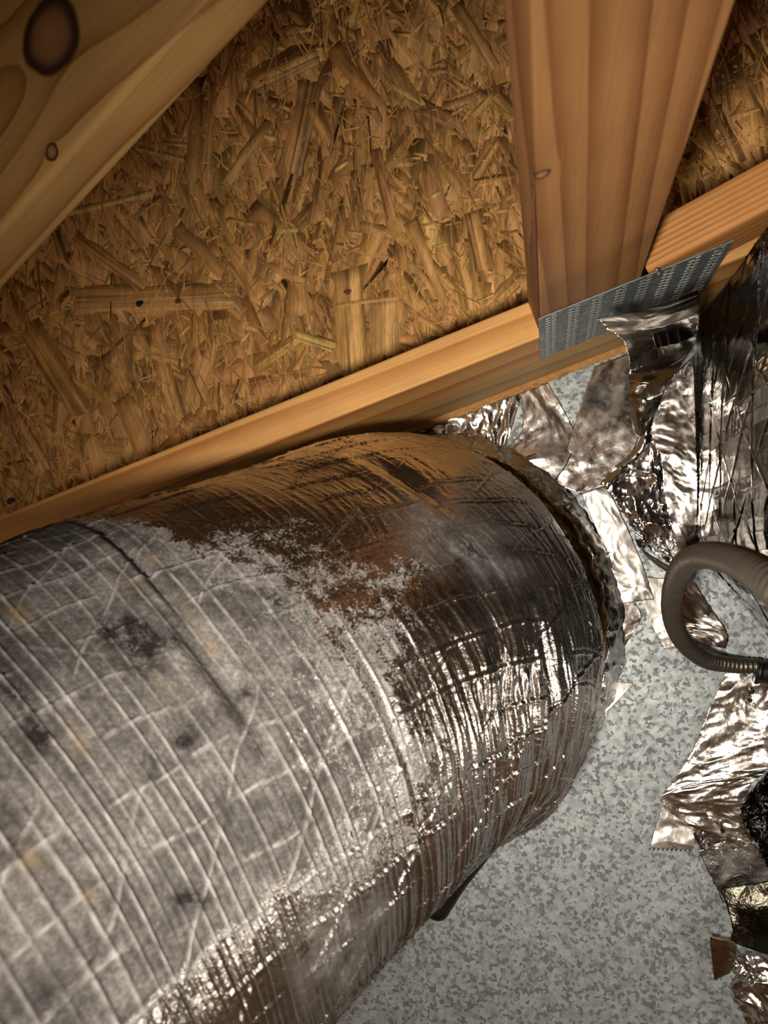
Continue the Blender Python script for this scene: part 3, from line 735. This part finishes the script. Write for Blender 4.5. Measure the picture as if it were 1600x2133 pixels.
# ------------------------------------------------------------------ crumpled tape and foil
def cut_sheet(name, label, cat, ea, eb, mat, amp, seed, group='foil tape strips', nu=90, nv=40, cell=0.025, jag=0.0012, lift=0.0, thick=0.00025, closed_z=True, bulge=0.0, teeth=0.0):
    """a sheet between two edge polylines given as (u, v, z) picture points laid at their real height"""
    a = spline([P(*q) for q in ea], nu); b = spline([P(*q) for q in eb], nu)
    t = np.linspace(0, 1, nv)[None, :, None]
    V = a[:, None] * (1 - t) + b[:, None] * t
    du = np.linalg.norm(np.diff(a, axis=0), axis=1).sum(); dv = np.linalg.norm(a - b, axis=1).mean()
    X_, Y_ = np.meshgrid(np.linspace(0, du, nu), np.linspace(0, dv, nv), indexing='ij')
    h = amp * crumple(X_ + seed, Y_, seed, cell) + 0.3 * amp * noise2(X_ * 30, Y_ * 30, seed)
    nrm = np.cross(np.gradient(V, axis=0), np.gradient(V, axis=1)); nl_ = np.linalg.norm(nrm, axis=2); nrm /= np.maximum(nl_, 1e-9)[..., None]
    nrm *= np.sign(nrm[..., 2:3] + 1e-9)
    hmin = h - h.min()
    V = V + nrm * (hmin * 0.9 + lift + bulge * np.sin(np.pi * np.linspace(0, 1, nv))[None, :])[..., None]
    e = jag * noise2(np.linspace(0, du, nu) * 160, np.zeros(nu), seed + 2)
    dirv = (b - a) / np.maximum(np.linalg.norm(b - a, axis=1), 1e-6)[:, None]
    V[:, 0] += dirv * e[:, None]; V[:, -1] += dirv * np.roll(e, 7)[:, None]
    if teeth:
        dirx = a[-1] - a[-2]; dirx = dirx / np.linalg.norm(dirx)
        V[-1] += dirx * (teeth * (np.arange(nv) % 4 < 2))[:, None]
    V[..., 2] = np.maximum(V[..., 2], ZM + 0.0002)
    org = V.reshape(-1, 3).mean(0); org[2] = V[..., 2].min()
    o = mesh(name, V.reshape(-1, 3), grid_faces(nu, nv), mat, None, True, org)
    so = o.modifiers.new('thickness', 'SOLIDIFY'); so.thickness = thick; so.offset = 1
    return tag(o, label, cat, group)
Z = ZM
def QZ(u, v_, f=0.012):                       # height at which a picture point lies f in front of the truss face
    w = ROT @ np.array([(u - 800) / F, -(v_ - 1066.5) / F, -1.0]); t = ((A0 - CAM) @ NF + f) / (w @ NF); return (CAM + w * t)[2]
cut_sheet('foil_tape', 'bright crumpled tape wedge squeezed between the sill edge and duct top', 'tape', [(835, 908, Z), (920, 874, Z), (1010, 838, Z), (1092, 806, Z)], [(860, 925, Z), (940, 935, Z), (1010, 942, Z), (1050, 950, Z)], M_FOIL, 0.006, 3, cell=0.022)
cut_sheet('foil_tape', 'smooth tan-reflecting tape strip slanting down from the sill, second from the duct', 'tape', [(1082, 808, Z + .001), (1088, 850, Z + .001), (1085, 900, Z + .001), (1040, 945, Z + .002), (1010, 940, Z + .002)], [(1141, 797, Z + .001), (1172, 850, Z + .001), (1198, 908, Z + .001), (1185, 960, Z + .003), (1150, 1010, Z + .002)], M_FOIL_SOFT, 0.0026, 4, cell=0.04)
cut_sheet('foil_tape', 'wide scuffed brown-tinted tape strip curving under the torn dark flap', 'tape', [(1238, 764, Z + .002), (1215, 830, Z + .002), (1188, 910, Z + .002), (1166, 975, Z + .002), (1160, 1010, Z + .002)], [(1312, 735, Z + .002), (1318, 830, Z + .002), (1335, 890, Z + .004), (1300, 970, Z + .003), (1215, 1032, Z + .002)], M_FOIL_SOFT, 0.0018, 5, cell=0.05)
cut_sheet('foil_tape', 'rolled shiny tape edge folded over along the right of the wide scuffed strip', 'tape', [(1312, 800, Z + .004), (1340, 880, Z + .004), (1325, 930, Z + .004), (1280, 972, Z + .004)], [(1342, 830, Z + .006), (1362, 880, Z + .008), (1345, 945, Z + .006), (1300, 985, Z + .004)], M_FOIL, 0.004, 6, nv=20, bulge=0.006)
cut_sheet('foil_tape', 'cream-lit creased tape tail hanging beside the duct rim', 'tape', [(1212, 1028, Z + .003), (1245, 1110, Z + .003), (1275, 1190, Z + .003), (1292, 1258, Z + .003)], [(1262, 1012, Z + .003), (1302, 1090, Z + .005), (1340, 1180, Z + .003), (1362, 1248, Z + .003)], M_FOIL_SATIN, 0.005, 7, cell=0.035)
cut_sheet('foil_tape', 'flat tape patch on the sheet metal just right of the duct rim', 'tape', [(1268, 1245, Z + .001), (1280, 1300, Z + .001), (1285, 1352, Z + .001)], [(1325, 1255, Z + .001), (1335, 1290, Z + .001), (1300, 1348, Z + .001)], M_FOIL_SOFT, 0.0016, 8, cell=0.04)
cut_sheet('foil_tape', 'small triangular tape scrap poking from beneath the duct rim', 'tape', [(1255, 1418, Z + .001), (1252, 1450, Z + .001), (1250, 1490, Z + .001)], [(1322, 1424, Z + .001), (1292, 1455, Z + .001), (1258, 1488, Z + .001)], M_FOIL_SATIN, 0.001, 9, nu=40, nv=24, cell=0.03)
cut_sheet('foil_tape', 'pale tape flap lying behind the conduit loop', 'tape', [(1322, 1200, Z + .002), (1345, 1270, Z + .002), (1362, 1310, Z + .002), (1385, 1352, Z + .002)], [(1385, 1205, Z + .002), (1398, 1270, Z + .002), (1402, 1310, Z + .002), (1425, 1345, Z + .002)], M_FOIL_SATIN, 0.003, 10, cell=0.035)
cut_sheet('foil_tape', 'broad wrinkled tape inside the conduit loop under the wrapped box', 'tape', [(1392, 1200, Z + .004), (1405, 1260, Z + .003), (1412, 1300, Z + .002), (1440, 1335, Z + .002)], [(1448, 1215, Z + .012), (1490, 1280, Z + .006), (1515, 1320, Z + .004), (1512, 1350, Z + .002)], M_FOIL_SOFT, 0.004, 12, cell=0.04)
cut_sheet('foil_tape', 'heavily crumpled silver foil bunched between cream tape tail and box edge tape', 'tape', [(1250, 1005, Z + .006), (1290, 1060, Z + .006), (1335, 1130, Z + .006), (1400, 1185, Z + .004)], [(1362, 915, Z + .003), (1382, 1010, Z + .003), (1402, 1090, Z + .003), (1426, 1165, Z + .002)], M_FOIL, 0.014, 13, nu=150, nv=70, cell=0.024, jag=0.004)
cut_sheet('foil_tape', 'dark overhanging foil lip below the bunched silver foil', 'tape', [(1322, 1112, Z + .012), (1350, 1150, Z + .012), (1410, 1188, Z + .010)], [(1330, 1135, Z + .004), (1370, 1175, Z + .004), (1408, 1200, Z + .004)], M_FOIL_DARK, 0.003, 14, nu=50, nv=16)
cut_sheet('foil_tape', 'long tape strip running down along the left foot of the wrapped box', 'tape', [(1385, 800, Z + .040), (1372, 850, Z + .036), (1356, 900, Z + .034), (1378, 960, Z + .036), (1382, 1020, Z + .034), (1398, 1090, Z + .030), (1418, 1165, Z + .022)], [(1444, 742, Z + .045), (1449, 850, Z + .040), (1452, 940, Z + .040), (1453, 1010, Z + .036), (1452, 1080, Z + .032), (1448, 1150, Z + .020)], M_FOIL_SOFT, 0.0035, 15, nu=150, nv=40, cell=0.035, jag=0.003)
cut_sheet('foil_tape', 'torn dark flap of foil curling up over the nail plate', 'tape', [(1240, 660, QZ(1240, 660, .030)), (1275, 690, QZ(1275, 690, .034)), (1305, 725, QZ(1305, 725, .034)), (1312, 775, QZ(1312, 775, .034)), (1308, 830, 0.035)], [(1452, 598, QZ(1452, 598, .036)), (1458, 650, QZ(1458, 650, .044)), (1452, 700, QZ(1452, 700, .044)), (1425, 752, 0.08), (1372, 835, 0.045)], M_FOIL_DARK_REFL, 0.0035, 16, nu=120, nv=70, cell=0.06, jag=0.003, bulge=0.004)
cut_sheet('foil_tape', 'folded foil lump below the torn dark flap', 'tape', [(1308, 790, Z + .05), (1312, 840, Z + .04), (1318, 900, Z + .02)], [(1378, 800, Z + .05), (1372, 845, Z + .045), (1345, 895, Z + .02)], M_FOIL, 0.008, 17, nu=60, nv=40, cell=0.03, bulge=0.01)
cut_sheet('foil_tape', 'yellowish folded tape corner between the torn flap and box edge tape', 'tape', [(1366, 795, Z + .056), (1372, 780, Z + .056), (1415, 740, Z + .062)], [(1368, 800, Z + .045), (1392, 782, Z + .050), (1418, 745, Z + .055)], M_FOIL_SOFT, 0.004, 18, nu=40, nv=14)
# lower right
cut_sheet('foil_tape', 'long speckled crumpled tape strip on the sheet metal below the conduit', 'tape', [(1512, 1400, Z + .002), (1480, 1470, Z + .002), (1445, 1555, Z + .002), (1405, 1625, Z + .004), (1378, 1668, Z + .004), (1440, 1720, Z + .004), (1530, 1770, Z + .003)], [(1625, 1400, Z + .006), (1625, 1480, Z + .010), (1618, 1560, Z + .014), (1590, 1610, Z + .014), (1560, 1640, Z + .012), (1565, 1700, Z + .008), (1578, 1745, Z + .004)], M_FOIL_SPECK, 0.0055, 21, nu=190, nv=90, cell=0.036, jag=0.002)
cut_sheet('foil_tape', 'smooth tape end with a serrated lower edge lying on bare sheet metal', 'tape', [(1382, 1672, Z + .003), (1368, 1715, Z + .002), (1352, 1765, Z + .003)], [(1440, 1700, Z + .004), (1450, 1730, Z + .004), (1444, 1768, Z + .003)], M_FOIL_SATIN, 0.003, 22, nu=60, nv=40, cell=0.03, teeth=0.003)
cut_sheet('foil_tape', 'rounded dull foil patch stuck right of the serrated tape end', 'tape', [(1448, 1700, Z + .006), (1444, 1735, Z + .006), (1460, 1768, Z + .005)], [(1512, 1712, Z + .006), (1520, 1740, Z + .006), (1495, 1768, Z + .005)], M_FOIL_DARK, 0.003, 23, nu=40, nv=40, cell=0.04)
cut_sheet('foil_tape', 'grey scuffed tape band crossing the frame edge below the serrated end', 'tape', [(1455, 1772, Z + .002), (1475, 1815, Z + .002), (1492, 1848, Z + .002), (1505, 1880, Z + .002)], [(1540, 1740, Z + .003), (1590, 1775, Z + .004), (1640, 1820, Z + .004), (1660, 1870, Z + .004)], foil('scuffed_foil', (0.42, 0.42, 0.42), 0.3), 0.0035, 24, cell=0.05)
cut_sheet('foil_tape', 'bright curled tape lip above the dark olive foil patch', 'tape', [(1498, 1848, Z + .012), (1520, 1828, Z + .018), (1545, 1822, Z + .020), (1562, 1834, Z + .016)], [(1500, 1852, Z + .006), (1525, 1842, Z + .010), (1550, 1835, Z + .012), (1564, 1838, Z + .010)], M_FOIL, 0.002, 25, nu=50, nv=12)
cut_sheet('foil_tape', 'dark olive foil patch at the frame edge below the scuffed band', 'tape', [(1500, 1852, Z + .008), (1515, 1890, Z + .014), (1525, 1930, Z + .020), (1522, 1962, Z + .022)], [(1640, 1830, Z + .02), (1650, 1890, Z + .03), (1660, 1950, Z + .03), (1660, 2010, Z + .03)], foil('olive_foil', (0.075, 0.07, 0.052), 0.16), 0.005, 26, cell=0.06)
cut_sheet('foil_tape', 'brown-reflecting triangular tape tail bent up off the sheet metal', 'tape', [(1478, 1950, Z + .030), (1482, 1990, Z + .022), (1488, 2043, Z + .006)], [(1530, 1962, Z + .030), (1534, 2000, Z + .022), (1520, 2026, Z + .012)], foil('brown_reflection_foil', (0.40, 0.27, 0.17), 0.35), 0.002, 27, nu=40, nv=24, cell=0.05)  # brown reflection put into the foil's base colour
cut_sheet('foil_tape', 'jagged crumpled foil heap in the bottom corner of the sheet metal', 'tape', [(1528, 1965, Z + .022), (1545, 2010, Z + .018), (1535, 2055, Z + .010), (1562, 2095, Z + .006), (1580, 2150, Z + .004)], [(1640, 2000, Z + .05), (1650, 2040, Z + .05), (1660, 2080, Z + .05), (1670, 2120, Z + .05), (1680, 2170, Z + .05)], M_FOIL, 0.026, 28, nu=120, nv=80, cell=0.045, jag=0.006)
cut_sheet('black_film', 'black crinkled film bunched at the frame edge beside the speckled tape', 'film', [(1560, 1640, Z + .016), (1545, 1690, Z + .010), (1580, 1750, Z + .006), (1600, 1800, Z + .004)], [(1640, 1560, Z + .03), (1650, 1640, Z + .03), (1660, 1720, Z + .03), (1670, 1800, Z + .02)], M_BLACKFOIL, 0.016, 29, nu=120, nv=80, cell=0.016, jag=0.004, group=None)
for (u, v_, r, lab) in ((1567, 1442, 0.0024, 'black speck beneath the conduit fitting, upper of two'), (1563, 1460, 0.0022, 'black speck beneath the conduit fitting, lower of two')):
    c = P(u, v_, Z + .012); bm_v = []
    nn = 10; a = np.linspace(0, 2 * math.pi, nn, endpoint=False)
    ringv = [np.stack([c[0] + r * s_ * np.cos(a) * (1 + .2 * np.sin(3 * a)), c[1] + r * s_ * np.sin(a), np.full(nn, c[2] + h_)], 1) for s_, h_ in ((1.1, -0.004), (0.9, 0.0008), (0.4, 0.0016))]
    tag(mesh('screw_head', np.vstack(ringv), grid_faces(3, nn, True).tolist() + [list(range(2 * nn, 3 * nn))], M_RUBBER, None, True, (c[0], c[1], c[2] - 0.004)), lab, 'screw')

# ------------------------------------------------------------------ foil-wrapped box at the right
fp = [T(0.9, 0.05, 0)[:2], P(1448, 690, Z)[:2], P(1441, 920, Z)[:2], P(1438, 1150, Z)[:2], P(1520, 1240, Z)[:2], P(1600, 1328, Z)[:2], P(1760, 1500, Z)[:2], P(1900, 1650, Z)[:2]]
fp = np.array(fp)
def densify(poly, step, rounds):
    seg = [poly[0]]
    for a, b in zip(poly[:-1], poly[1:]):
        m = max(1, int(np.linalg.norm(b - a) / step)); seg += [a + (b - a) * (i + 1) / m for i in range(m)]
    q = np.array(seg)
    for _ in range(rounds): q[1:-1] = 0.25 * q[:-2] + 0.5 * q[1:-1] + 0.25 * q[2:]
    return q
cut0 = densify(fp[1:7], 0.0016, 60); q0 = np.vstack([densify(fp[0:2], 0.03, 0)[:-1], cut0, densify(fp[6:8], 0.03, 0)[1:]])
BH = 0.40
nz = 230; zz = np.linspace(0.004, BH, nz)
sd = np.concatenate([[0], np.cumsum(np.linalg.norm(np.diff(q0, axis=0), axis=1))])
tn = np.gradient(q0, axis=0); tn /= np.linalg.norm(tn, axis=1)[:, None]; nn2 = np.stack([tn[:, 1], -tn[:, 0]], 1)
if nn2[len(q0) // 3] @ (np.array([CX, CY]) - q0[len(q0) // 3]) < 0: nn2 = -nn2
Sg, Zg = np.meshgrid(sd, zz, indexing='ij')
def th2(q, sp, w, h, seed, j=0.003):
    q = q + j * noise2(Sg * 22, Zg * 22, seed + 1); d = (q / sp - np.round(q / sp)) * sp
    return (ridge(d, w) ) * h * smooth(-0.45, 0.05, noise2(Sg * 16, Zg * 16, seed))
hb = 0.006 * noise2(Sg * 4, Zg * 4, 81) + 0.0008 * noise2(Sg * 14, Zg * 14, 82) + 0.0008 * crumple(Sg, Zg, 83, 0.06)
hb = hb + th2(Sg, 0.0125, 0.0009, 0.0005, 84) + th2(0.75 * Sg + 0.66 * Zg, 0.045, 0.0010, 0.0012, 86) + th2(0.75 * Sg - 0.66 * Zg, 0.06, 0.0010, 0.0007, 88) + th2(Zg, 0.055, 0.0010, 0.0012, 90)
hb = hb - 0.003 * smooth(0.04, 0.0, Zg)
VB = np.zeros(Sg.shape + (3,)); VB[..., 0] = q0[:, None, 0] + nn2[:, None, 0] * hb; VB[..., 1] = q0[:, None, 1] + nn2[:, None, 1] * hb; VB[..., 2] = Zg
VB[:, 0, 2] = ZM
org = np.array([*q0[len(q0) // 2], ZM])
box = thing('wrapped_box', 'dark foil-wrapped insulated box standing at the right behind the conduit', 'duct box', org)
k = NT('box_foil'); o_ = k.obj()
k.set(Base_Color=k.mix(k.noise(o_, 24, 4, .6), (0.05, 0.042, 0.033), (0.11, 0.096, 0.078)), Metallic=1.0, Roughness=k.ramp(k.noise(o_, 30, 4), [(.3, .05), (.7, .13)]))  # dark attic mirrored in the foil is put into the base colour
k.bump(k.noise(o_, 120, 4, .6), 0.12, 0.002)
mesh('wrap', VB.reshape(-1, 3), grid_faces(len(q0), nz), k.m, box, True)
capv = np.column_stack([VB[:, -1, :2], np.full(len(q0), BH)])
back = np.array([[*T(1.0, 0.05, 0)[:2], BH], [*(fp[7] + np.array([0.5, 0.2])), BH]])
nq = len(q0); capf = [tuple(range(nq)) + (nq,)]
capv = np.vstack([capv, [[*(fp[0] + np.array([0.35, -0.45])), BH]]])
v2, f2 = solid_poly(list(capv), (0, 0, 0.003)); mesh('top_panel', v2, f2, foil('top_foil', (0.42, 0.40, 0.37), 0.4), box)

# ------------------------------------------------------------------ flexible conduit
cp = [(1640, 1402, Z + .012), (1585, 1389, Z + .014), (1530, 1386, 0.012), (1470, 1375, 0.045), (1425, 1340, 0.10), (1402, 1290, 0.17), (1402, 1235, 0.25), (1422, 1180, 0.33), (1462, 1158, 0.39), (1520, 1164, 0.47), (1575, 1188, 0.535), (1620, 1225, 0.575), (1680, 1290, 0.60), (1800, 1400, 0.62), (2100, 1560, 0.62)]
cl = spline([P(*q) for q in cp], 3000)
ln = np.concatenate([[0], np.cumsum(np.linalg.norm(np.diff(cl, axis=0), axis=1))])
NC = int(ln[-1] / 0.00046); tt = np.linspace(0, ln[-1], NC); cl = np.stack([np.interp(tt, ln, cl[:, q]) for q in range(3)], 1)
cph = (tt / 0.0068) % 1.0
crad = 0.0083 + 0.0023 * (np.abs(np.sin(np.pi * cph)) - 0.6) + 0.0002 * noise2(tt * 60, tt * 0, 7)
cb = P(1585, 1389, Z)
conduit = thing('flexible_conduit', 'grey-brown ribbed flexible conduit looping off the sheet metal towards the viewer', 'conduit', cb)
rod('ribbed_sleeve', cl, 0.008, M_CONDUIT, conduit, 28, rad=crad)
fc_ = [P(1660, 1412, Z + .014), P(1612, 1403, Z + .014), P(1572, 1398, Z + .014)]
rod('fitting', fc_, 0.0125, M_RUBBER, conduit, 24, n=20)
rod('lock_nut', [P(1584, 1399, Z + .014), P(1574, 1397, Z + .014)], 0.0148, M_RUBBER, conduit, 6)
# black pipe end under the duct
_q = P(1010, 1740, Z + .012); _c = np.array([CX, CY, _q[2]]); _in = _c + (_q - _c) / np.linalg.norm(_q - _c) * 0.268
bp_ = [_in, _in * 0.5 + 0.5 * P(950, 1830, Z + .012), P(950, 1830, Z + .012), P(925, 1868, Z + .012), P(910, 1893, Z + .012), P(900, 1912, Z + .012)]
pc = spline(bp_, 50); _l = np.linalg.norm(pc - pc[-1], axis=1); pr = 0.0122 * np.sqrt(np.clip(1 - (1 - np.minimum(_l / 0.014, 1)) ** 2, 0.02, 1))
pipe = rod('black_pipe', pc, 0.012, M_RUBBER, None, 24, rad=pr * 1.25, world_loc=P(910, 1893, Z)); tag(pipe, 'rounded black pipe end poking out beneath the foil duct', 'pipe')
